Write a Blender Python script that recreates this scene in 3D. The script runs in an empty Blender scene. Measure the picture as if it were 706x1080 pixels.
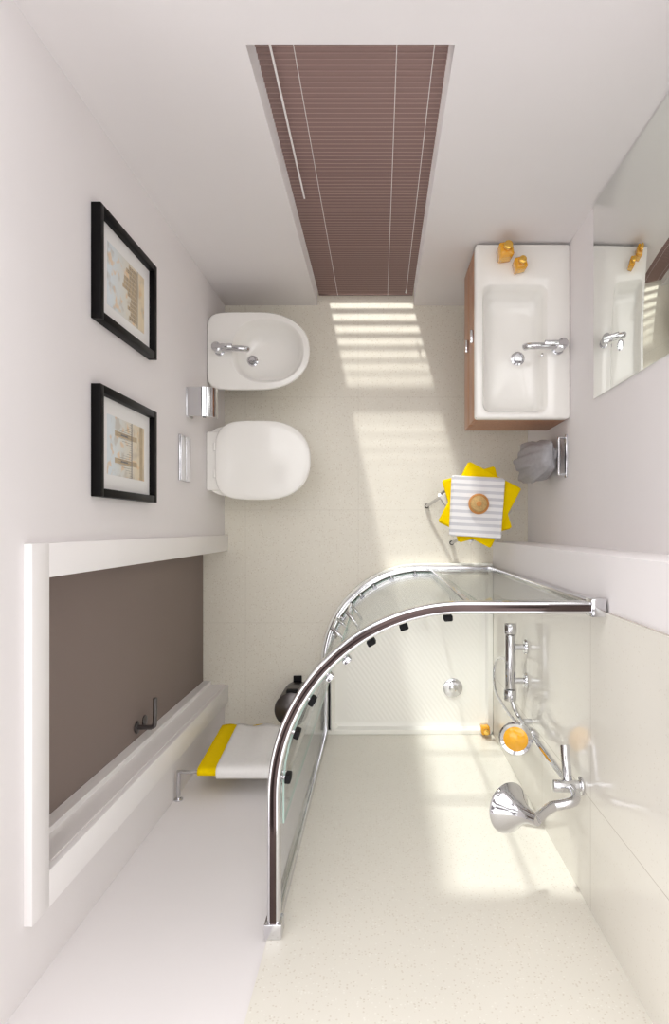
import bpy, bmesh, math, random
from mathutils import Vector, Matrix
random.seed(4)
scene = bpy.context.scene
scene.view_settings.view_transform = 'Standard'
COL = scene.collection

# ---------------------------------------------------------------- materials
def lin(c):
    o = []
    for v in c:
        v = v / 255.0
        o.append(v / 12.92 if v <= 0.04045 else ((v + 0.055) / 1.055) ** 2.4)
    return (o[0], o[1], o[2], 1.0)

class NT:
    def __init__(s, name):
        s.m = bpy.data.materials.new(name); s.m.use_nodes = True
        s.t = s.m.node_tree; s.n = s.t.nodes; s.l = s.t.links
        s.b = s.n['Principled BSDF']; s.out = s.n['Material Output']
    def new(s, t, **k):
        n = s.n.new(t)
        for a, v in k.items(): setattr(n, a, v)
        return n
    def link(s, a, b): s.l.new(a, b)
    def math(s, op, a, b=None, c=None):
        n = s.new('ShaderNodeMath', operation=op)
        for i, v in enumerate((a, b, c)):
            if v is None: continue
            if isinstance(v, (int, float)): n.inputs[i].default_value = v
            else: s.link(v, n.inputs[i])
        return n.outputs[0]
    def mix(s, f, a, b):
        n = s.new('ShaderNodeMix', data_type='RGBA')
        if isinstance(f, (int, float)): n.inputs[0].default_value = f
        else: s.link(f, n.inputs[0])
        for i, v in ((6, a), (7, b)):
            if isinstance(v, tuple): n.inputs[i].default_value = v
            else: s.link(v, n.inputs[i])
        return n.outputs[2]
    def pos(s):
        return s.new('ShaderNodeNewGeometry').outputs['Position']
    def noise(s, scale, detail=3, vec=None):
        n = s.new('ShaderNodeTexNoise'); n.inputs['Scale'].default_value = scale
        n.inputs['Detail'].default_value = detail
        s.link(vec if vec is not None else s.pos(), n.inputs['Vector'])
        return n.outputs['Fac']
    def bump(s, h, strength=0.2, dist=0.01):
        n = s.new('ShaderNodeBump'); n.inputs['Strength'].default_value = strength
        n.inputs['Distance'].default_value = dist
        s.link(h, n.inputs['Height']); s.link(n.outputs[0], s.b.inputs['Normal'])

def simple(name, rgb, rough=0.5, metal=0.0, var=0.03, nscale=8, bump=0, bscale=300, spec=0.5, coat=0, bdist=0.002):
    t = NT(name)
    c = lin(rgb); d = tuple(max(0, v * (1 - var * 2)) for v in c[:3]) + (1,)
    t.link(t.mix(t.noise(nscale), d, c), t.b.inputs['Base Color'])
    t.b.inputs['Roughness'].default_value = rough
    t.b.inputs['Metallic'].default_value = metal
    t.b.inputs['Specular IOR Level'].default_value = spec
    t.b.inputs['Coat Weight'].default_value = coat
    if bump: t.bump(t.noise(bscale, 2), bump, bdist)
    return t.m

def tile_mat(name, base, joints, rough=0.3, jcol=(205, 198, 184), speck=0.34, jf=0.7):
    """joints: list of (axis, origin, step)"""
    t = NT(name); p = t.pos()
    sep = t.new('ShaderNodeSeparateXYZ'); t.link(p, sep.inputs[0])
    v = t.new('ShaderNodeTexVoronoi'); v.inputs['Scale'].default_value = 110
    t.link(p, v.inputs['Vector'])
    cs = t.new('ShaderNodeSeparateColor'); t.link(v.outputs['Color'], cs.inputs[0])
    near = t.math('LESS_THAN', v.outputs['Distance'], 0.30)
    dark = t.math('MULTIPLY', near, t.math('GREATER_THAN', cs.outputs[0], 0.66))
    light = t.math('MULTIPLY', near, t.math('LESS_THAN', cs.outputs[0], 0.2))
    b = lin(base); b2 = lin(tuple(x - 5 for x in base))
    c = t.mix(t.noise(5), b2, b)
    c = t.mix(t.math('MULTIPLY', dark, speck), c, lin((172, 152, 122)))
    c = t.mix(t.math('MULTIPLY', light, 0.5), c, lin((250, 248, 240)))
    tot = None
    for ax, o, st in joints:
        q = t.math('DIVIDE', t.math('SUBTRACT', sep.outputs[ax], o), st)
        f = t.math('FRACT', t.math('ADD', q, 100.5))
        j = t.math('LESS_THAN', t.math('ABSOLUTE', t.math('SUBTRACT', f, 0.5)), 0.0013 / st)
        tot = j if tot is None else t.math('MAXIMUM', tot, j)
    if tot is not None:
        c = t.mix(t.math('MULTIPLY', tot, jf), c, lin(jcol))
    t.link(c, t.b.inputs['Base Color'])
    t.b.inputs['Roughness'].default_value = rough
    return t.m

M = {}
M['wall'] = simple('wall_paint', (239, 235, 235), 0.85, var=0.01, bump=0.05, bscale=180)
M['white'] = simple('white_lacquer', (246, 243, 242), 0.35, var=0.01)
M['ceramic'] = simple('ceramic_glaze', (250, 248, 243), 0.08, var=0.005, coat=0.3)
M['chrome'] = simple('chrome', (215, 215, 218), 0.07, 1.0, var=0.02)
M['dark_reflection'] = simple('smoked_chrome', (98, 84, 82), 0.12, 1.0, var=0.35, nscale=5)  # dark reflections put into the colour of a strip on the rail
M['darkmetal'] = simple('brushed_dark_steel', (112, 108, 108), 0.35, 1.0, var=0.1, nscale=20)
M['black'] = simple('black_lacquer', (7, 5, 6), 0.45, var=0.1, spec=0.15)
M['rubber'] = simple('black_rubber', (20, 19, 21), 0.6, spec=0.2)
M['door'] = simple('taupe_door', (139, 124, 118), 0.6, var=0.03, nscale=3, spec=0.3)
M['mirror'] = simple('mirror_silver', (240, 243, 238), 0.01, 1.0, var=0.0)
M['passe'] = simple('passepartout', (240, 239, 237), 0.7, var=0.01)
M['sepia'] = simple('print_ink_sepia', (212, 192, 160), 0.7, var=0.22, nscale=40)
M['ink'] = simple('print_ink_grey', (150, 146, 146), 0.7, var=0.3, nscale=60)
M['yellow'] = simple('yellow_terry', (253, 218, 0), 0.95, var=0.05, nscale=60, bump=0.6, bscale=420, bdist=0.003, spec=0.1)
M['terry'] = simple('white_terry', (246, 244, 242), 0.95, var=0.04, nscale=60, bump=0.6, bscale=420, bdist=0.003, spec=0.1)
M['grey'] = simple('grey_terry', (186, 184, 188), 0.95, var=0.12, nscale=50, bump=0.7, bscale=260, bdist=0.004, spec=0.1)
M['amber'] = simple('amber_soap', (248, 178, 22), 0.12, var=0.12, nscale=30, coat=0.6)
M['gold'] = simple('gold_cap', (236, 190, 96), 0.25, 1.0)
M['brushwood'] = simple('brush_bristle', (232, 192, 128), 0.8, var=0.3, nscale=160, bump=0.8, bscale=300, bdist=0.004)
M['brushback'] = simple('beech_wood', (206, 142, 72), 0.5, var=0.1, nscale=30)
M['seat'] = simple('stool_seat', (210, 208, 205), 0.5)
M['gedge'] = simple('glass_edge', (190, 214, 205), 0.15, var=0.02)
M['floor'] = tile_mat('floor_tile', (235, 230, 217), [(0, -0.783, 0.661), (1, 0.106, 0.661)], 0.28, jf=.5)
M['tileE'] = tile_mat('shower_tile_e', (234, 230, 221), [(1, -0.245, 0.6), (2, 0.58, 0.6)], 0.10, speck=.2, jcol=(188, 180, 168), jf=.9)
M['tileS'] = tile_mat('shower_tile_s', (237, 233, 223), [], 0.3, speck=.26)

# watercolour style print: pale sky, cream ground, soft blotches
t = NT('print_paper'); p = t.pos(); s = t.new('ShaderNodeSeparateXYZ'); t.link(p, s.inputs[0])
g = t.math('MULTIPLY', t.math('SUBTRACT', s.outputs[2], 1.36), 3.6)
g = t.math('MINIMUM', t.math('MAXIMUM', g, 0.0), 1.0)
c = t.mix(g, lin((228, 212, 182)), lin((222, 230, 234)))
n1 = t.noise(16, 4); m1 = t.math('MINIMUM', t.math('MAXIMUM', t.math('MULTIPLY', t.math('SUBTRACT', n1, .52), 5.0), 0.0), 0.55)
c = t.mix(m1, c, lin((190, 180, 164)))
n2 = t.noise(26, 2); m2 = t.math('MINIMUM', t.math('MAXIMUM', t.math('MULTIPLY', t.math('SUBTRACT', n2, .58), 6.0), 0.0), 0.5)
c = t.mix(m2, c, lin((236, 190, 120)))
t.link(c, t.b.inputs['Base Color']); t.b.inputs['Roughness'].default_value = .7; M['print'] = t.m

t = NT('tray_acrylic'); t.b.inputs['Base Color'].default_value = lin((252, 251, 245)); t.b.inputs['Roughness'].default_value = 0.2
p = t.pos(); mp = t.new('ShaderNodeMapping'); mp.inputs['Rotation'].default_value = (0, 0, math.radians(-35)); t.link(p, mp.inputs[0])
w = t.new('ShaderNodeTexWave'); w.inputs['Scale'].default_value = 14; w.inputs['Distortion'].default_value = 0.6; t.link(mp.outputs[0], w.inputs[0])
t.bump(w.outputs['Fac'], 0.14, 0.005); M['tray'] = t.m
t = NT('tray_acrylic_rim'); t.link(t.mix(t.noise(6), lin((252, 251, 245)), lin((249, 248, 242))), t.b.inputs['Base Color']); t.b.inputs['Roughness'].default_value = 0.15; M['rim'] = t.m

t = NT('walnut_veneer'); p = t.pos(); mp = t.new('ShaderNodeMapping'); mp.inputs['Scale'].default_value = (14, 1.6, 14); t.link(p, mp.inputs[0])
n = t.noise(6, 6, mp.outputs[0])
t.link(t.mix(n, lin((140, 88, 60)), lin((214, 160, 122))), t.b.inputs['Base Color']); t.b.inputs['Roughness'].default_value = 0.4; M['wood'] = t.m

t = NT('striped_towel'); p = t.pos(); mp = t.new('ShaderNodeMapping'); mp.inputs['Rotation'].default_value = (0, 0, math.radians(3)); t.link(p, mp.inputs[0])
s = t.new('ShaderNodeSeparateXYZ'); t.link(mp.outputs[0], s.inputs[0])
f = t.math('FRACT', t.math('MULTIPLY', s.outputs[1], 30.0)); st = t.math('LESS_THAN', f, 0.45)
t.link(t.mix(t.math('MULTIPLY', st, 0.8), lin((240, 239, 240)), lin((200, 200, 206))), t.b.inputs['Base Color'])
t.b.inputs['Roughness'].default_value = 0.95; t.bump(t.noise(400, 2), 0.5, 0.003); M['stripe'] = t.m

M['slat'] = simple('blind_slat', (134, 108, 102), 0.35, var=0.02)
M['edge_light'] = simple('blind_slat_edge_light', (172, 146, 139), 0.35, var=0.02)  # lighter slat colour, painted light along the slat edges
M['ground'] = simple('dark_ground_backing', (92, 84, 80), 0.8, var=0.1)

def glass_mat(name, tint):
    t = NT(name); t.n.remove(t.b)
    tr = t.new('ShaderNodeBsdfTransparent'); tr.inputs[0].default_value = tint
    g = t.new('ShaderNodeBsdfGlossy'); g.inputs['Roughness'].default_value = 0.01
    lw = t.new('ShaderNodeLayerWeight'); lw.inputs['Blend'].default_value = 0.5
    f = t.math('ADD', t.math('MULTIPLY', t.math('POWER', lw.outputs['Facing'], 5.0), 0.55), 0.03)
    mx = t.new('ShaderNodeMixShader'); t.link(f, mx.inputs[0]); t.link(tr.outputs[0], mx.inputs[1]); t.link(g.outputs[0], mx.inputs[2])
    t.link(mx.outputs[0], t.out.inputs['Surface']); return t.m
M['glass'] = glass_mat('clear_glass', (0.978, 0.99, 0.985, 1))

# ---------------------------------------------------------------- mesh helpers
def obj(name, bm, mats, smooth=False, sharp=None):
    bmesh.ops.recalc_face_normals(bm, faces=bm.faces)
    me = bpy.data.meshes.new(name); bm.to_mesh(me); bm.free()
    if not isinstance(mats, (list, tuple)): mats = [mats]
    for m in mats: me.materials.append(m)
    if smooth:
        for p in me.polygons: p.use_smooth = True
        try: me.set_sharp_from_angle(angle=math.radians(sharp or 40))
        except Exception: pass
    o = bpy.data.objects.new(name, me); COL.objects.link(o); return o

def box(name, x0, x1, y0, y1, z0, z1, mat, bev=0.0, rot=None, seg=2):
    bm = bmesh.new()
    bmesh.ops.create_cube(bm, size=1)
    for v in bm.verts:
        v.co = Vector(((x0 + x1) / 2 + v.co.x * (x1 - x0), (y0 + y1) / 2 + v.co.y * (y1 - y0), (z0 + z1) / 2 + v.co.z * (z1 - z0)))
    if bev: bmesh.ops.bevel(bm, geom=list(bm.edges), offset=bev, segments=seg, affect='EDGES', profile=0.5)
    if rot:
        c = Vector(((x0 + x1) / 2, (y0 + y1) / 2, 0))
        bmesh.ops.rotate(bm, verts=bm.verts, cent=c, matrix=Matrix.Rotation(math.radians(rot), 3, 'Z'))
    return obj(name, bm, mat, smooth=bev > 0)

def boxes(name, lst, mat):
    bm = bmesh.new()
    for (x0, x1, y0, y1, z0, z1) in lst:
        r = bmesh.ops.create_cube(bm, size=1)
        for v in r['verts']:
            v.co = Vector(((x0 + x1) / 2 + v.co.x * (x1 - x0), (y0 + y1) / 2 + v.co.y * (y1 - y0), (z0 + z1) / 2 + v.co.z * (z1 - z0)))
    return obj(name, bm, mat)

def cyl(name, p0, p1, r0, mat, r1=None, n=28, bev=0.0):
    p0 = Vector(p0); p1 = Vector(p1); r1 = r0 if r1 is None else r1
    L = (p1 - p0).length; b = min(bev, L * .4, r0 * .6, r1 * .6) if bev else 0
    prof = [(0, 0), (r0, 0), (r1, L), (0, L)] if not b else [(0, 0), (r0 - b, 0), (r0 - b * .3, b * .3), (r0, b), (r1, L - b), (r1 - b * .3, L - b * .3), (r1 - b, L), (0, L)]
    return lathe(name, prof, mat, p0, (p1 - p0), n)

def lathe(name, prof, mat, origin=(0, 0, 0), axis=(0, 0, 1), n=36, sharp=40):
    bm = bmesh.new(); q = Vector((0, 0, 1)).rotation_difference(Vector(axis).normalized()); o = Vector(origin)
    rings = []
    for r, z in prof:
        if r < 1e-6: rings.append([bm.verts.new(o + q @ Vector((0, 0, z)))])
        else: rings.append([bm.verts.new(o + q @ Vector((r * math.cos(2 * math.pi * i / n), r * math.sin(2 * math.pi * i / n), z))) for i in range(n)])
    for a, b in zip(rings, rings[1:]):
        if len(a) == 1 and len(b) == 1: continue
        for i in range(n):
            j = (i + 1) % n
            if len(a) == 1: bm.faces.new((a[0], b[i], b[j]))
            elif len(b) == 1: bm.faces.new((a[i], a[j], b[0]))
            else: bm.faces.new((a[i], a[j], b[j], b[i]))
    return obj(name, bm, mat, True, sharp)

def loft(name, loops, mat, capa=True, capb=True, sharp=50, mids=None):
    bm = bmesh.new(); R = [[bm.verts.new(p) for p in l] for l in loops]; n = len(R[0])
    for q, (a, b) in enumerate(zip(R, R[1:])):
        for i in range(n):
            j = (i + 1) % n; f = bm.faces.new((a[i], a[j], b[j], b[i]))
            if mids: f.material_index = mids[q]
    if capa: bm.faces.new(R[0])
    if capb:
        f = bm.faces.new(R[-1])
        if mids: f.material_index = mids[-1]
    return obj(name, bm, mat, True, sharp)

def tube(name, pts, r, mat, smooth=True):
    cu = bpy.data.curves.new(name, 'CURVE'); cu.dimensions = '3D'; cu.bevel_depth = r; cu.bevel_resolution = 5; cu.use_fill_caps = True
    if smooth and len(pts) > 2:
        sp = cu.splines.new('NURBS'); sp.points.add(len(pts) - 1)
        for i, p in enumerate(pts): sp.points[i].co = (*p, 1)
        sp.use_endpoint_u = True; sp.order_u = 3; sp.resolution_u = 10
    else:
        sp = cu.splines.new('POLY'); sp.points.add(len(pts) - 1)
        for i, p in enumerate(pts): sp.points[i].co = (*p, 1)
    o = bpy.data.objects.new(name, cu); COL.objects.link(o)
    me = bpy.data.meshes.new_from_object(o.evaluated_get(bpy.context.evaluated_depsgraph_get()))
    bpy.data.objects.remove(o)
    me.materials.clear(); me.materials.append(mat)
    for p in me.polygons: p.use_smooth = True
    o = bpy.data.objects.new(name, me); COL.objects.link(o); return o

def sweep(name, pts, section, mats, edge_ids=(), z=0, smooth=True):
    """pts: 2D open plan path; section: closed list (normal offset, z)"""
    P = [Vector((a, b)) for a, b in pts]; bm = bmesh.new(); R = []
    for i, p in enumerate(P):
        d = (P[min(i + 1, len(P) - 1)] - P[max(i - 1, 0)]).normalized(); nrm = Vector((-d.y, d.x))
        R.append([bm.verts.new((p.x + nrm.x * a, p.y + nrm.y * a, z + h)) for a, h in section])
    m = len(section)
    for a, b in zip(R, R[1:]):
        for i in range(m):
            j = (i + 1) % m; f = bm.faces.new((a[i], a[j], b[j], b[i]))
            if i in edge_ids: f.material_index = 1
    for r in (R[0], R[-1]):
        f = bm.faces.new(r)
        if edge_ids: f.material_index = 1
    return obj(name, bm, mats, smooth, 50)

def rsec(w, h, b):
    w /= 2; h /= 2; out = []
    for cx, cz, a0 in ((w - b, h - b, 0), (-w + b, h - b, 90), (-w + b, -h + b, 180), (w - b, -h + b, 270)):
        for k in range(4):
            a = math.radians(a0 + 30 * k); out.append((cx + b * math.cos(a), cz + b * math.sin(a)))
    return out

def group(name, parts):
    bpy.context.view_layer.update()
    mn = Vector((1e9,) * 3); mx = Vector((-1e9,) * 3)
    for o in parts:
        for v in o.data.vertices:
            for i in range(3):
                mn[i] = min(mn[i], v.co[i]); mx[i] = max(mx[i], v.co[i])
    e = bpy.data.objects.new(name, None); e.empty_display_size = 0.05; COL.objects.link(e)
    e.location = ((mn.x + mx.x) / 2, (mn.y + mx.y) / 2, mn.z)
    for o in parts:
        o.parent = e; o.location = -e.location
    return e

def rrect(cx, cy, hx, hy, r, z, n=8):
    out = []
    for sx, sy, a0 in ((1, 1, 0), (-1, 1, 90), (-1, -1, 180), (1, -1, 270)):
        for k in range(n + 1):
            a = math.radians(a0 + 90 * k / n); out.append((cx + sx * (hx - r) + r * math.cos(a), cy + sy * (hy - r) + r * math.sin(a), z))
    return out

def dshape(xb, xf, cy, w, z, nf=2.3, nb=5.0, split=0.5, N=64):
    """plan outline; back towards -x at xb, rounded nose at xf"""
    cx = xb + (xf - xb) * split; out = []
    for i in range(N):
        a = 2 * math.pi * i / N; c, s = math.cos(a), math.sin(a)
        n = nf if c >= 0 else nb; L = (xf - cx) if c >= 0 else (cx - xb)
        out.append((cx + L * math.copysign(abs(c) ** (2 / n), c), cy + w * math.copysign(abs(s) ** (2 / n), s), z))
    return out

# ---------------------------------------------------------------- room shell
XW, XE, YN, YS, HT = -0.905, 0.872, 1.305, -1.20, 2.6
XT = 0.667        # face of shower pre-wall
box('floor', -1.12, 1.0, -1.35, 1.50, -0.06, 0.0, M['floor'])
box('added_ground_outside', -3, 3, 1.50, 6.0, -0.12, -0.06, M['ground'])  # unseen ground, added dark to darken the gaps between slats
boxes('wall_north', [(-1.1, -0.36, YN, 1.5, 0, HT), (0.205, 1.02, YN, 1.5, 0, HT), (-0.36, 0.205, YN, 1.5, 2.05, HT)], M['wall'])
box('wall_east', XE, 1.02, -1.35, YN, 0, HT, M['wall'])
boxes('wall_west', [(-1.1, XW, -0.12, YN, 0, HT), (-1.1, XW, YS, -0.93, 0, HT), (-1.1, XW, -0.93, -0.12, 2.07, HT)], M['wall'])
boxes('wall_south', [(-1.1, 1.02, -1.35, YS, 0, HT)], M['wall'])
box('wall_shower_east', XT, XE, YS, -0.08, 0, HT, M['wall'])
box('trim_tile_east', XT - 0.008, XT, YS, -0.245, 0, HT, M['tileE'])
box('trim_tile_south', -0.325, XT - 0.008, YS, YS + 0.008, 0, HT, M['tileS'])

# window
wparts = [boxes('casement', [(-0.36, -0.32, 1.43, 1.47, 0, 2.05), (0.165, 0.205, 1.43, 1.47, 0, 2.05), (-0.32, 0.165, 1.43, 1.47, 0, 0.03), (-0.32, 0.165, 1.43, 1.47, 2.01, 2.05),
    (-0.32, 0.165, 1.43, 1.47, 0.215, 0.245), (-0.32, 0.165, 1.43, 1.47, 0.585, 0.61), (-0.32, 0.165, 1.43, 1.47, 0.99, 1.01), (-0.32, 0.165, 1.43, 1.47, 1.44, 1.46)], M['white']),
    box('pane', -0.32, 0.165, 1.447, 1.453, 0.03, 2.01, M['glass'])]
group('window_1', wparts)

# venetian blind: curved slats; a lighter bead on the room-side edge paints in light lines
bm = bmesh.new(); pitch = 0.0245; zc = 0.035; tilt = math.radians(30); d = 0.0145; hr = 0.0013
while zc < 1.995:
    rows = []
    for k in range(9):
        u = -1 + 2 * k / 8; bow = 0.006 * (1 - u * u)
        y = 1.376 + u * d * math.cos(tilt) - bow * math.sin(tilt); z = zc + u * d * math.sin(tilt) + bow
        rows.append((y, z))
    a = [bm.verts.new((-0.352, y, z)) for y, z in rows]; b = [bm.verts.new((0.197, y, z)) for y, z in rows]
    for i in range(8): bm.faces.new((a[i], a[i + 1], b[i + 1], b[i]))
    hy0, hz0 = rows[0]; A = []; B = []
    for k in range(6):
        an = math.pi * 2 * k / 6; A.append(bm.verts.new((-0.352, hy0 + hr * math.cos(an), hz0 + hr * math.sin(an)))); B.append(bm.verts.new((0.197, hy0 + hr * math.cos(an), hz0 + hr * math.sin(an))))
    for k in range(6):
        f = bm.faces.new((A[k], A[(k + 1) % 6], B[(k + 1) % 6], B[k])); f.material_index = 1
    zc += pitch
sl = obj('slats', bm, [M['slat'], M['edge_light']], True, 80)
bp = [sl, box('headrail', -0.355, 0.2, 1.355, 1.39, 2.005, 2.045, M['slat'], 0.003), box('bottom_rail', -0.352, 0.197, 1.36, 1.384, 0.004, 0.016, M['slat'], 0.003)]
for i, x in enumerate((-0.24, 0.05)):
    bp.append(cyl('ladder_cord_%d' % i, (x, 1.354, 0.01), (x, 1.354, 2.01), 0.0011, M['terry'], n=6))
bp.append(cyl('pull_cord', (0.155, 1.348, 0.12), (0.155, 1.348, 2.01), 0.0012, M['terry'], n=6))
bp.append(cyl('cord_tassel', (0.155, 1.348, 0.09), (0.155, 1.348, 0.125), 0.006, M['terry'], r1=0.003, n=12))
bp.append(cyl('tilt_wand', (-0.305, 1.348, 1.15), (-0.305, 1.350, 2.01), 0.0035, M['white'], n=10))
group('venetian_blind', bp)

# door
dp = [box('leaf', -1.07, -1.03, -0.93, -0.12, 0.005, 2.07, M['door'], 0.002)]
zH = 1.05; yH = -0.845
dp += [cyl('rosette', (-1.03, yH, zH), (-1.021, yH, zH), 0.026, M['darkmetal'], bev=0.003),
       cyl('spindle', (-1.022, yH, zH), (-0.965, yH, zH), 0.010, M['darkmetal']),
       tube('lever', [(-0.985, yH, zH), (-0.955, yH, zH), (-0.95, yH + 0.02, zH), (-0.95, yH + 0.125, zH)], 0.0095, M['darkmetal']),
       cyl('key_rosette', (-1.03, yH, zH - 0.09), (-1.022, yH, zH - 0.09), 0.026, M['darkmetal'], bev=0.003)]
group('door_1', dp)
group('trim_door', [
    box('jamb_south', -1.03, XW, -0.93, -0.915, 0, 2.07, M['white']), box('stop_south', -1.03, -0.985, -0.915, -0.895, 0, 2.055, M['white']),
    box('jamb_north', -1.03, XW, -0.135, -0.12, 0, 2.07, M['white']),
    box('jamb_head', -1.03, XW, -0.915, -0.135, 2.055, 2.07, M['white']),
    box('casing_south', XW, -0.883, -1.015, -0.918, 0, 2.0635, M['white'], 0.001),
    box('casing_north', XW, -0.883, -0.132, -0.04, 0, 2.0635, M['white'], 0.001),
    box('casing_head', XW, -0.883, -1.015, -0.04, 2.0635, 2.15, M['white'], 0.001)])

# ---------------------------------------------------------------- framed prints
def frame(y0, y1, z0, z1, kind):
    x0, x1, w = XW, XW + 0.032, 0.026
    P = [box('rail_top', x0, x1, y0, y1, z1 - w, z1, M['black'], 0.002), box('rail_bottom', x0, x1, y0, y1, z0, z0 + w, M['black'], 0.002),
         box('stile_a', x0, x1, y0, y0 + w, z0 + w, z1 - w, M['black'], 0.002), box('stile_b', x0, x1, y1 - w, y1, z0 + w, z1 - w, M['black'], 0.002),
         box('passepartout', x0, x0 + 0.010, y0 + w, y1 - w, z0 + w, z1 - w, M['passe'])]
    m = 0.078; a0, a1, b0, b1 = y0 + m, y1 - m, z0 + m + .005, z1 - m - .02
    P.append(box('print', x0 + .010, x0 + .0108, a0, a1, b0, b1, M['print']))
    W, H = a1 - a0, b1 - b0; L = []; K = []
    if kind == 0:
        for i in range(12):
            u = 0.04 + i * 0.077; h = 0.16 + 0.26 * random.random()
            L.append((x0 + .0108, x0 + .0111, a0 + u * W, a0 + (u + .07) * W, b0 + .22 * H, b0 + (.22 + h) * H))
            for j in range(4):
                for q in (0.012, 0.042): K.append((x0 + .0111, x0 + .0114, a0 + (u + q) * W, a0 + (u + q + .014) * W, b0 + (.25 + j * h * .22) * H, b0 + (.27 + j * h * .22) * H))
        K.append((x0 + .0111, x0 + .0114, a0, a1, b0 + .20 * H, b0 + .215 * H))
    else:
        for u in (.22, .68):
            L.append((x0 + .0108, x0 + .0111, a0 + u * W, a0 + (u + .09) * W, b0 + .22 * H, b0 + .82 * H))
            K.append((x0 + .0111, x0 + .0114, a0 + (u + .03) * W, a0 + (u + .06) * W, b0 + .48 * H, b0 + .66 * H))
        K.append((x0 + .0111, x0 + .0114, a0, a1, b0 + .36 * H, b0 + .38 * H))
        for i in range(24):
            u = i / 24; hh = .42 + .34 * abs(math.cos((u - .265) * math.pi / .46)) ** 2
            K.append((x0 + .0111, x0 + .0114, a0 + u * W, a0 + (u + .005) * W, b0 + .38 * H, b0 + hh * H))
        L.append((x0 + .0108, x0 + .0111, a0, a1, b0 + .05 * H, b0 + .14 * H))
    P += [boxes('print_masses', L, M['sepia']), boxes('print_details', K, M['ink'])]
    return group('framed_picture', P)
frame(0.66, 1.025, 1.25, 1.766, 0)
frame(0.10, 0.455, 1.25, 1.766, 1)

# ---------------------------------------------------------------- toilet
cy = 0.352; xb, xf = XW, -0.36
def D(xb_, xf_, w, z, nf=2.3, nb=5, sp=.5, c=cy): return dshape(xb_, xf_, c, w, z, nf, nb, sp)
bowl = loft('bowl', [D(xb, -0.60, .10, .07, sp=.6), D(xb, -0.56, .125, .10, sp=.6), D(xb, -0.47, .16, .20, sp=.6), D(xb, -.40, .18, .32, sp=.6), D(xb, -.37, .19, .385, sp=.6), D(xb, -.368, .19, .395, sp=.6)], M['ceramic'])
lx = -0.845
seat = loft('seat', [D(lx, -.362, .198, .397, nb=4), D(lx - .004, -.358, .202, .402, nb=4), D(lx - .004, -.358, .202, .412, nb=4), D(lx, -.362, .198, .415, nb=4)], M['ceramic'])
lid = loft('lid', [D(lx, -.360, .201, .418, nb=4), D(lx - .004, -.356, .205, .422, nb=4), D(lx - .006, -.355, .206, .428, nb=4), D(lx - .006, -.355, .206, .436, nb=4), D(lx - .003, -.358, .203, .441, nb=4), D(lx + .003, -.364, .197, .4445, nb=4), D(lx + .03, -.39, .17, .447, nb=4), D(lx + .12, -.48, .09, .449, nb=4)], M['ceramic'])
deck = box('hinge_deck', XW, -0.83, cy - .155, cy + .155, .33, .412, M['ceramic'], .012, seg=4)
hg = [cyl('hinge_%d' % i, (-.855, cy + s - .02, .425), (-.855, cy + s + .02, .425), .009, M['ceramic']) for i, s in enumerate((-.07, .07))]
group('wall_hung_toilet', [bowl, seat, lid, deck] + hg)

# bidet
c2 = 0.93
def E(xb_, xf_, w, z, nf=2.2, nb=7, sp=.5): return dshape(xb_, xf_, c2, w, z, nf, nb, sp)
bd = loft('body', [E(xb, -.60, .10, .07), E(xb, -.55, .13, .10), E(xb, -.46, .165, .20), E(xb, -.39, .19, .31), E(xb, -.366, .203, .375), E(xb, -.363, .205, .392), E(xb + .004, -.367, .201, .399), E(xb + .01, -.373, .195, .40),
     dshape(-.770, -.394, c2, .166, .40, 2.2, 2.6), dshape(-.765, -.40, c2, .160, .392, 2.2, 2.6), dshape(-.755, -.41, c2, .150, .36, 2.2, 2.5), dshape(-.74, -.45, c2, .115, .30, 2.1, 2.2), dshape(-.71, -.55, c2, .06, .285, 2, 2), dshape(-.70, -.64, c2, .03, .284, 2, 2)], M['ceramic'])
def tap(prefix, bx, by, bz, dirx, reach, h):
    x1 = bx + dirx * reach
    return [cyl(prefix + 'base', (bx, by, bz), (bx, by, bz + .006), .027, M['chrome'], bev=.002),
            cyl(prefix + 'body', (bx, by, bz + .004), (bx, by, bz + h), .023, M['chrome'], bev=.004),
            tube(prefix + 'spout', [(bx, by, bz + h * .55), (bx + dirx * reach * .5, by, bz + h * .62), (x1 - dirx * .01, by, bz + h * .58), (x1, by, bz + h * .35)], .0155, M['chrome']),
            cyl(prefix + 'cartridge', (bx, by, bz + h), (bx, by, bz + h + .012), .020, M['chrome'], r1=.024, bev=.003),
            box(prefix + 'lever', min(bx - dirx * .02, bx + dirx * .085), max(bx - dirx * .02, bx + dirx * .085), by - .011, by + .011, bz + h + .012, bz + h + .022, M['chrome'], .004, seg=3)]
def drain(name, x, y, z, r=.026):
    return lathe(name, [(0, .006), (r * .55, .006), (r * .62, .001), (r * .7, .001), (r * .75, .005), (r, .003), (r, -.004)], M['chrome'], (x, y, z))
group('bidet', [bd, drain('drain', -.685, .905, .287, .03)])
group('bidet_faucet', tap('', -.835, .93, .400, 1, .15, .075))

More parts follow.
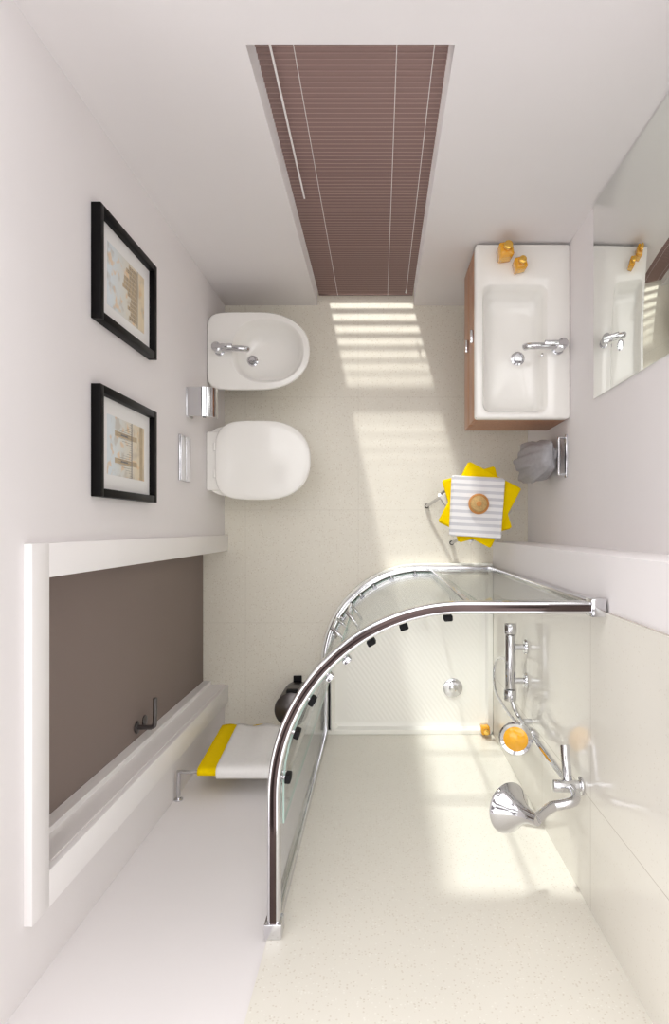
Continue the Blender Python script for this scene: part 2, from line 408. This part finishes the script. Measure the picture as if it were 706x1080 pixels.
# flush plate + paper holder
group('flush_plate', [box('plate', XW, XW + .012, .215, .425, .735, .885, M['chrome'], .004), box('button_large', XW + .012, XW + .016, .217, .423, .737, .805, M['chrome'], .002), box('button_small', XW + .012, XW + .016, .217, .423, .812, .883, M['chrome'], .002)])
sec = []
for k in range(11):
    a = math.radians(9 * k); sec.append((XW + .07 + .065 * math.sin(a), .70 + .065 * math.cos(a)))
bm = bmesh.new(); pr = [(XW + .005, .765)] + sec + [(XW + .13, .685)] + [(XW + .127, .70)] + [(x - .003, z - .003) for x, z in reversed(sec)] + [(XW + .005, .762)]
A = [bm.verts.new((x, .525, z)) for x, z in pr]; B = [bm.verts.new((x, .662, z)) for x, z in pr]
for i in range(len(pr)):
    j = (i + 1) % len(pr); bm.faces.new((A[i], A[j], B[j], B[i]))
bm.faces.new(A); bm.faces.new(B)
cov = obj('cover', bm, M['chrome'], True, 35)
group('toilet_paper_holder', [cov, cyl('paper_roll', (XW + .07, .54, .70), (XW + .07, .648, .70), .052, M['terry'], bev=.003), cyl('spindle', (XW + .07, .527, .70), (XW + .07, .66, .70), .008, M['chrome']),
    box('back_plate', XW, XW + .006, .525, .662, .67, .768, M['chrome'], .002)])

# ---------------------------------------------------------------- vanity
bx0, bx1, by0, by1 = 0.44, 0.870, 0.50, 1.292
mx_, my_ = (bx0 + bx1) / 2, (by0 + by1) / 2; hx, hy = (bx1 - bx0) / 2, (by1 - by0) / 2
ix, iy, jx, jy = 0.618, .815, .145, .29
L = [rrect(mx_, my_, hx - .004, hy - .004, .01, .797), rrect(mx_, my_, hx, hy, .014, .80), rrect(mx_, my_, hx, hy, .014, .845), rrect(mx_, my_, hx - .005, hy - .005, .012, .85),
     rrect(ix, iy, jx + .006, jy + .006, .04, .85), rrect(ix, iy, jx, jy, .038, .846), rrect(ix, iy, jx - .008, jy - .010, .036, .80), rrect(ix, iy, jx - .018, jy - .028, .045, .755), rrect(ix, iy, jx - .030, jy - .05, .05, .742), rrect(ix, iy, jx - .055, jy - .09, .04, .736), rrect(ix + .02, iy, .03, .05, .025, .733)]
basin = loft('ceramic_top', L, M['ceramic'], capa=False)
cx0, cx1, cy0, cy1 = bx0 + .022, bx1, by0 + .004, by1 - .002
cab = boxes('carcass', [(cx0, cx1, cy0, cy0 + .018, .45, .797), (cx0, cx1, cy1 - .018, cy1, .45, .797), (cx1 - .01, cx1, cy0 + .018, cy1 - .018, .45, .797), (cx0, cx1 - .01, cy0 + .018, cy1 - .018, .45, .468)], M['wood'])
fr = [box('drawer_front_upper', bx0 + .002, bx0 + .021, by0 + .004, by1 - .002, .628, .797, M['wood'], .0015), box('drawer_front_lower', bx0 + .002, bx0 + .021, by0 + .004, by1 - .002, .45, .622, M['wood'], .0015)]
hd = [box('pull_%d' % i, bx0 - .014, bx0 + .003, .865, .925, z, z + .010, M['chrome'], .002) for i, z in enumerate((.765, .60))]
group('washbasin_cabinet', [basin, cab] + fr + hd + [drain('drain', .655, .80, .736, .032), cyl('overflow', (.752, .80, .80), (.759, .80, .803), .010, M['chrome'])])
group('basin_faucet', tap('', .812, .815, .850, -1, .155, .085))
def bottle(x, y, z, rot, s=1.0):
    h = .03 * s
    P = [loft('body', [rrect(x, y, h - .003, h - .003, .008, z), rrect(x, y, h, h, .009, z + .004), rrect(x, y, h, h, .009, z + .085 * s), rrect(x, y, h - .003, h - .003, .010, z + .091 * s), rrect(x, y, .012 * s, .012 * s, .008, z + .094 * s), rrect(x, y, .012 * s, .012 * s, .008, z + .10 * s)], M['amber']),
         cyl('cap', (x, y, z + .098 * s), (x, y, z + .13 * s), .019 * s, M['gold'], bev=.003),
         box('label', x - h * .7, x + h * .7, y - h - .0008, y - h, z + .02 * s, z + .065 * s, M['gold'])]
    R = Matrix.Translation((x, y, 0)) @ Matrix.Rotation(math.radians(rot), 4, 'Z') @ Matrix.Translation((-x, -y, 0))
    for o in P: o.data.transform(R)
    return group('soap_bottle', P)
bottle(.565, 1.235, .8505, 8); bottle(.632, 1.180, .8505, 14, .85)
box('mirror', XE - .008, XE, .52, 1.300, 1.187, 2.1, M['mirror'], .001)

# hand towel on a wall rail
tr_ = [tube('rail', [(XE, .42, .79), (.835, .42, .79), (.835, .41, .79), (.835, .26, .79), (.835, .25, .79), (XE, .25, .79)], .007, M['chrome'], False),
       box('mount', XE - .008, XE, .235, .435, .775, .805, M['chrome'], .003)]
loops = []; N = 96
for k in range(19):
    f = k / 18; z = .80 - f * .42
    rx = .024 + .042 * min(1, f * 2.2) ** .8; ry = .058 + .040 * min(1, f * 2.0) ** .8
    if k == 0: rx *= .5; ry *= .8
    if k == 18: rx *= .85; ry *= .9
    l = []
    for i in range(N):
        a = 2 * math.pi * i / N; amp = .06 + .15 * min(1, f * 1.6)
        q = 1 + amp * math.sin(a * 6 + f * 1.8) * .55 + amp * math.sin(a * 13 + 2.1 - 2 * f) * .35
        l.append((.800 - .022 * f + rx * q * math.cos(a), .335 + ry * q * math.sin(a), z + .010 * math.sin(a * 5 + f * 3)))
    loops.append(l)
tr_.append(loft('hand_towel', loops, M['grey'], sharp=80))
group('hand_towel_on_rail', tr_)

# ---------------------------------------------------------------- stool with towels
sx, sy = 0.505, 0.125
P = []
Rz = Matrix.Rotation(math.radians(-56), 3, 'Z')
def sp_(a, b, z): v = Rz @ Vector((a, b, 0)); return (sx + v.x, sy + v.y, z)
for i, s in enumerate((-1, 1)):
    P.append(tube('leg_frame_%d' % i, [sp_(.13 * s, -.185, .012), sp_(.13 * s, -.185, .03), sp_(.13 * s, .13, .40), sp_(.13 * s, .13, .41)], .009, M['chrome'], False))
    P.append(tube('leg_frame_b%d' % i, [sp_(.145 * s, .18, .012), sp_(.145 * s, .18, .03), sp_(.145 * s, -.13, .40), sp_(.145 * s, -.13, .41)], .009, M['chrome'], False))
P.append(tube('cross_bar_a', [sp_(-.13, -.10, .113), sp_(.13, -.10, .113)], .008, M['chrome'], False))
P.append(tube('cross_bar_b', [sp_(-.145, .12, .10), sp_(.145, .12, .10)], .008, M['chrome'], False))
for i, (a, b) in enumerate(((-.13, -.185), (.13, -.185), (-.145, .18), (.145, .18))):
    P.append(cyl('foot_%d' % i, sp_(a, b, 0), sp_(a, b, .022), .013, M['rubber'], bev=.003))
P.append(box('seat', sx - .14, sx + .14, sy - .14, sy + .14, .405, .43, M['seat'], .01, rot=-56, seg=3))
group('folding_stool', P)
def fold(nm, cx, cy_, hx_, hy_, z, layers, th, rot, mat):
    out = []
    for i in range(layers):
        j = random.uniform(-.004, .004)
        out.append(box('%s_%d' % (nm, i), cx - hx_ + j, cx + hx_ + j, cy_ - hy_ - j, cy_ + hy_ - j, z + i * th, z + (i + 1) * th, mat, th * .45, rot=rot + random.uniform(-1.5, 1.5), seg=4))
    return out
group('yellow_towels', fold('fold_lower', .508, .120, .140, .165, .4305, 2, .013, 15, M['yellow']) + fold('fold_upper', .514, .122, .150, .172, .4565, 2, .013, -27, M['yellow']))
group('striped_towel', fold('fold', .495, .110, .130, .152, .483, 3, .014, -3, M['stripe']))
zb = .5255
group('bath_brush', [lathe('bristles', [(0, .020), (.034, .020), (.040, .017), (.041, .010), (0, .010)], M['brushwood'], (.502, .122, zb)), lathe('bristle_centre', [(0, .0235), (.012, .0235), (.014, .0215), (.014, .019)], M['brushback'], (.502, .122, zb)),
    lathe('wooden_back', [(0, 0), (.046, 0), (.052, .006), (.052, .012), (.047, .015), (.042, .015), (.041, .010), (0, .010)], M['brushback'], (.502, .122, zb))])

# ---------------------------------------------------------------- towel over south rail
zt, yt = .94, -1.075
TB = [cyl('bar', (-.892, yt, zt), (-.40, yt, zt), .008, M['chrome'], bev=.002),
    cyl('post_a', (-.885, YS, zt), (-.885, yt, zt), .009, M['chrome']), cyl('post_b', (-.41, YS, zt), (-.41, yt, zt), .009, M['chrome']),
    cyl('flange_a', (-.885, YS, zt), (-.885, YS + .008, zt), .02, M['chrome'], bev=.002), cyl('flange_b', (-.41, YS, zt), (-.41, YS + .008, zt), .02, M['chrome'], bev=.002)]
def drape(name, x0, x1, zf, zb_, off, mat, ph):
    path = [(yt - .016 - off, zb_), (yt - .014 - off, zt - .1), (yt - .012 - off, zt)]
    for k in range(1, 8):
        a = math.pi - math.pi * k / 8; path.append((yt + (.012 + off) * math.cos(a), zt + (.010 + off) * math.sin(a)))
    for k in range(13):
        f = k / 12; path.append((yt + .014 + off + .024 * f, zt - f * (zt - zf)))
    bm = bmesh.new(); nx = 28; th = .009; rows = []
    for (y, z) in path:
        row = []
        for i in range(nx + 1):
            u = i / nx; low = max(0, (zt - z) / .5)
            row.append((x0 + u * (x1 - x0) - (.02 * low if y > yt else 0) * (1 - u), y + .006 * low * math.sin(u * 13 + ph), z))
        rows.append(row)
    V = [[bm.verts.new(p) for p in r] for r in rows]
    for a, b in zip(V, V[1:]):
        for i in range(nx): bm.faces.new((a[i], a[i + 1], b[i + 1], b[i]))
    o = obj(name, bm, mat, True, 80)
    md = o.modifiers.new('thick', 'SOLIDIFY'); md.thickness = th; md.offset = 0
    return o
TB.append(drape('bath_towel_yellow', -.800, -.47, .40, .45, .0, M['yellow'], 0))
TB.append(drape('bath_towel_white', -.715, -.44, .43, .55, .012, M['terry'], 1.0))
group('towel_bar_with_towels', TB)

# pedal bin
px, py = -.475, -.985
group('pedal_bin', [lathe('body', [(0, 0), (.085, 0), (.09, .004), (.09, .27), (.086, .275), (0, .275)], M['darkmetal'], (px, py, .0), n=48),
    lathe('lid', [(.0, .275), (.088, .275), (.093, .28), (.092, .288), (.07, .302), (.0, .312)], M['darkmetal'], (px, py, .0), n=48),
    box('hinge', px - .03, px + .03, py + .085, py + .105, .24, .285, M['rubber'], .004), box('pedal', px - .025, px + .025, py + .085, py + .125, .012, .024, M['rubber'], .004)])

# ---------------------------------------------------------------- shower
def qpath(xl, xr, yn, ys, r, n=32):
    cx, cy_ = xl + r, yn - r
    P = [(xr, yn), ((xr + cx) / 2, yn)]
    for k in range(n + 1):
        a = math.pi / 2 + math.pi / 2 * k / n; P.append((cx + r * math.cos(a), cy_ + r * math.sin(a)))
    P += [(xl, (cy_ + ys) / 2), (xl, ys)]
    return P
XR = XT - .008; YB = YS + .008
def tloop(o, z):
    q = .5 * o
    pts = [(a, b, z) for a, b in qpath(-.335 + o, XR - q, -.205 - o, YB + q, .575 - o)]
    c = min(.02 + o * .3, .06)       # eased south-west, south-east and north-east corners
    pts[-1] = (-.335 + o, YB + q + c * .5, z)
    pts += [(-.335 + o + c * .5, YB + q, z), (XR - q - c, YB + q, z), (XR - q - c * .3, YB + q + c * .3, z), (XR - q, YB + q + c, z), (XR - q, -.205 - o - c * .5, z)]
    pts[0] = (XR - q - c * .5, -.205 - o, z)
    return pts
group('shower_tray', [loft('tray', [tloop(0, 0), tloop(0, .055), tloop(.004, .06), tloop(.055, .06), tloop(.062, .055), tloop(.08, .030), tloop(.1, .026), tloop(.15, .025)], [M['rim'], M['tray']], sharp=35, mids=[0, 0, 0, 0, 0, 0, 0, 1]),
    lathe('drain_cover', [(0, .008), (.045, .008), (.055, .005), (.057, 0)], M['chrome'], (.43, -.93, .025)), lathe('drain_button', [(0, .011), (.018, .011), (.022, .008)], M['chrome'], (.43, -.93, .025))])
R_ = .55; xl, yn = -.308, -.232; cx, cyc = xl + R_, yn - R_
full = qpath(xl, XR - .012, yn, YB + .012, R_)
S = []
S.append(sweep('top_rail', full, rsec(.036, .045, .006), [M['chrome']], z=1.895))
S.append(sweep('top_rail_reflection_strip', full, rsec(.019, .004, .001), [M['dark_reflection']], z=1.9185))  # painted dark reflection along the chrome rail top
S.append(sweep('bottom_rail', full, rsec(.030, .025, .005), [M['chrome']], z=.073))
S.append(sweep('bottom_rail_reflection_strip', qpath(xl + .022, XR - .03, yn - .022, YB + .03, R_ - .022), rsec(.010, .008, .001), [M['rubber']], z=.066))  # dark strip added for the bottom rail's dark reflections
S.append(sweep('inner_guide', qpath(xl + .031, XR - .03, yn - .031, YB + .03, R_ - .031), rsec(.008, .02, .003), [M['chrome']], z=.071))
def arc(r, a0, a1, n=24): return [(cx + r * math.cos(math.radians(a0 + (a1 - a0) * k / n)), cyc + r * math.sin(math.radians(a0 + (a1 - a0) * k / n))) for k in range(n + 1)]
gs = [(-.003, 0), (.003, 0), (.003, 1.79), (-.003, 1.79)]
S.append(sweep('fixed_glass_north', [(XR - .012, yn), (cx + .04, yn)], gs, [M['glass'], M['gedge']], (0, 2), z=.085, smooth=False))
S.append(sweep('fixed_glass_west', [(xl, YB + .012), (xl, cyc - .04)], gs, [M['glass'], M['gedge']], (0, 2), z=.085, smooth=False))
gd = [(-.003, 0), (.003, 0), (.003, 1.77), (-.003, 1.77)]
def ext(pts, first=None, last=None):
    return ([first] if first else []) + pts + ([last] if last else [])
ri = R_ - .022
S.append(sweep('sliding_glass_north', ext(arc(ri, 90, 134.5), first=(cx + .10, cyc + ri)), gd, [M['glass'], M['gedge']], (0, 2), z=.092))
S.append(sweep('sliding_glass_west', ext(arc(ri, 135.5, 180), last=(cx - ri, cyc - .10)), gd, [M['glass'], M['gedge']], (0, 2), z=.092))
S.append(box('wall_profile_north', XR - .032, XR, yn - .014, yn + .014, .06, 1.918, M['chrome'], .004))
S.append(box('wall_profile_west', xl - .014, xl + .014, YB, YB + .032, .06, 1.918, M['chrome'], .004))
S.append(box('wall_cap_north', XR - .045, XR, yn - .026, yn + .026, 1.865, 1.926, M['chrome'], .004))
S.append(box('wall_cap_west', xl - .026, xl + .026, YB, YB + .045, 1.865, 1.926, M['chrome'], .004))
S.append(box('edge_seal_north', cx + .036, cx + .046, yn - .010, yn + .004, .085, 1.875, M['chrome'], .002))
S.append(box('edge_seal_west', xl - .004, xl + .010, cyc - .046, cyc - .036, .085, 1.875, M['chrome'], .002))
for i, a in enumerate((94, 109, 121, 131, 139, 149, 161, 176)):
    ca, sa = math.cos(math.radians(a)), math.sin(math.radians(a))
    for j, (z0, z1) in enumerate(((1.835, 1.880), (.09, .125))):
        rr = ri - .013
        p = (cx + rr * ca, cyc + rr * sa)
        S.append(box('roller_%d_%d' % (i, j), p[0] - .013, p[0] + .013, p[1] - .009, p[1] + .009, z0, z1, M['rubber'] if i not in (3, 4) or j else M['chrome'], .004, rot=a - 90))
        S.append(cyl('roller_pin_%d_%d' % (i, j), (cx + (ri - .02) * ca, cyc + (ri - .02) * sa, z0 + .02), (cx + (ri + .008) * ca, cyc + (ri + .008) * sa, z0 + .02), .009, M['chrome']))
for i, a in enumerate((130.5, 139.5)):
    ca, sa = math.cos(math.radians(a)), math.sin(math.radians(a)); q = []
    for rr, z in ((ri, .85), (ri + .045, .85), (ri + .045, 1.15), (ri, 1.15)): q.append((cx + rr * ca, cyc + rr * sa, z))
    S.append(tube('pull_handle_%d' % i, q, .007, M['chrome'], False))
group('shower_enclosure', S)

# thermostatic mixer
zv = .91; xv = .585
V = [cyl('mixer_body', (xv, -.475, zv), (xv, -.715, zv), .023, M['chrome'], bev=.004),
     cyl('handle_a', (xv, -.425, zv), (xv, -.472, zv), .028, M['chrome'], bev=.005), cyl('handle_b', (xv, -.718, zv), (xv, -.768, zv), .028, M['chrome'], bev=.005),
     box('handle_a_fin', xv - .006, xv + .006, -.455, -.43, zv + .02, zv + .045, M['chrome'], .003), box('handle_b_fin', xv - .006, xv + .006, -.763, -.735, zv + .02, zv + .045, M['chrome'], .003)]
for i, y in enumerate((-.53, -.68)):
    V += [cyl('union_%d' % i, (xv, y, zv), (XR, y, zv), .014, M['chrome']), cyl('escutcheon_%d' % i, (XR - .014, y, zv), (XR, y, zv), .032, M['chrome'], r1=.034, bev=.004)]
xr_, yr_ = .618, -.835
V += [cyl('riser', (xr_, yr_, .96), (xr_, yr_, 1.76), .012, M['chrome']),
      tube('riser_feed', [(xv, -.745, zv + .01), (xv + .01, -.79, zv + .03), (xr_, -.835, zv + .03), (xr_, yr_, .99)], .010, M['chrome']),
      cyl('riser_bracket_top', (xr_, yr_, 1.70), (XR, yr_, 1.70), .018, M['chrome']), cyl('riser_flange_top', (XR - .01, yr_, 1.70), (XR, yr_, 1.70), .030, M['chrome'], bev=.003),
      cyl('riser_bracket_low', (xr_, yr_, 1.0), (XR, yr_, 1.0), .012, M['chrome']),
      cyl('diverter', (xr_ - .055, yr_, 1.70), (xr_ + .015, yr_, 1.70), .020, M['chrome'], bev=.004),
      cyl('diverter_handle', (xr_ - .005, yr_ + .12, 1.66), (xr_ - .005, yr_ - .01, 1.70), .015, M['chrome'], bev=.003),
      tube('head_arm', [(xr_, yr_, 1.76), (xr_ - .006, yr_ - .004, 1.80), (xr_ - .04, yr_ - .012, 1.81), (xr_ - .09, yr_ - .023, 1.80)], .015, M['chrome'])]
hc = Vector((.415, -.888, 1.745)); ax = Vector((-.50, -.08, -.86)).normalized()
V.append(lathe('overhead_head', [(0, -.125), (.017, -.125), (.019, -.10), (.026, -.07), (.044, -.038), (.066, -.014), (.076, .000), (.078, .006), (.074, .012), (0, .014)], M['chrome'], hc, ax, 48))
V.append(tube('head_neck', [(xr_ - .08, yr_ - .021, 1.803), (xr_ - .11, yr_ - .028, 1.815), tuple(hc - ax * .118)], .016, M['chrome']))
# hand shower on slider
zs = 1.18
V += [cyl('slider', (xr_, yr_, zs - .03), (xr_, yr_, zs + .03), .024, M['chrome'], bev=.004), cyl('holder', (xr_, yr_, zs), (xr_ - .045, yr_ + .01, zs + .01), .016, M['chrome'], r1=.020),
      tube('hand_grip', [(xr_ - .04, yr_ + .012, zs - .13), (xr_ - .045, yr_ + .01, zs - .02), (xr_ - .06, yr_ + .008, zs + .05), (xr_ - .085, yr_ + .006, zs + .08)], .013, M['chrome'])]
ah = Vector((-.35, .0, 1)).normalized()
V.append(lathe('hand_head', [(0, -.03), (.02, -.03), (.05, -.014), (.064, -.002), (.066, .006), (.060, .014), (.048, .010)], M['chrome'], (.538, -.825, zs + .075), ah, 40))
V.append(lathe('hand_head_amber_reflection', [(.049, .009), (.045, .012), (0, .013)], M['amber'], (.538, -.825, zs + .075), ah, 40))  # amber reflection painted as a coloured disc on the chrome head
V.append(tube('hose', [(xr_ - .04, yr_ + .012, zs - .13), (xr_ - .045, -.82, .90), (xr_ - .05, -.80, .60), (xv, -.70, .50), (xv + .01, -.62, .62), (xv, -.605, .89)], .007, M['chrome']))
group('shower_mixer_set', V)
bottle(.605, -1.148, .0605, 5, .8)

# ---------------------------------------------------------------- light
w = bpy.data.worlds.new('studio_sky'); scene.world = w; w.use_nodes = True
nt = w.node_tree; bg = nt.nodes['Background']; nn = nt.nodes.new; ll = nt.links.new
tc = nn('ShaderNodeTexCoord'); sp = nn('ShaderNodeSeparateXYZ'); ll(tc.outputs['Generated'], sp.inputs[0])
cr = nn('ShaderNodeValToRGB'); e = cr.color_ramp.elements   # brighter sky to the north, softer to the south
e[0].position = 0.0; e[0].color = (.58, .565, .57, 1); e[1].position = 1.0; e[1].color = (1.0, .985, .98, 1)
mr = nn('ShaderNodeMapRange'); mr.inputs['From Min'].default_value = -.6; mr.inputs['From Max'].default_value = .5
ll(sp.outputs[1], mr.inputs['Value']); ll(mr.outputs[0], cr.inputs[0])
nz = nn('ShaderNodeTexNoise'); nz.inputs['Scale'].default_value = 3.2; nz.inputs['Detail'].default_value = 0; ll(tc.outputs['Generated'], nz.inputs[0])
c2_ = nn('ShaderNodeValToRGB'); c2_.color_ramp.elements[0].position = .44; c2_.color_ramp.elements[0].color = (.12, .11, .11, 1); c2_.color_ramp.elements[1].position = .50; c2_.color_ramp.elements[1].color = (1, 1, 1, 1)  # dark sky patches added to break up the chrome reflections
ll(nz.outputs['Fac'], c2_.inputs[0])
mm = nn('ShaderNodeMix'); mm.data_type = 'RGBA'; mm.blend_type = 'MULTIPLY'; mm.inputs[0].default_value = 1.0
ll(cr.outputs[0], mm.inputs[6]); ll(c2_.outputs[0], mm.inputs[7]); ll(mm.outputs[2], bg.inputs[0]); bg.inputs[1].default_value = 3.45

sd = bpy.data.lights.new('sun_spot', 'SPOT'); sd.energy = 10000; sd.color = (1.0, .975, .94); sd.shadow_soft_size = 0.22
aim = Vector((-.08, 1.38, 1.02)); dirv = Vector((.235, -1, -.235)).normalized(); src = aim - dirv * 9
sd.spot_size = math.radians(15.6); sd.spot_blend = 0.05
so = bpy.data.objects.new('sun_spot', sd); COL.objects.link(so); so.location = src; so.rotation_euler = dirv.to_track_quat('-Z', 'Y').to_euler()

# ---------------------------------------------------------------- camera
cd = bpy.data.cameras.new('camera'); cam = bpy.data.objects.new('camera', cd); COL.objects.link(cam); scene.camera = cam
cam.location = (0, 0, 3.8); cam.rotation_euler = (0, 0, 0)
cd.sensor_width = 36; cd.lens = 684 / 1080 * 36; cd.shift_x = -47 / 1080; cd.shift_y = 17 / 1080; cd.clip_start = 0.05
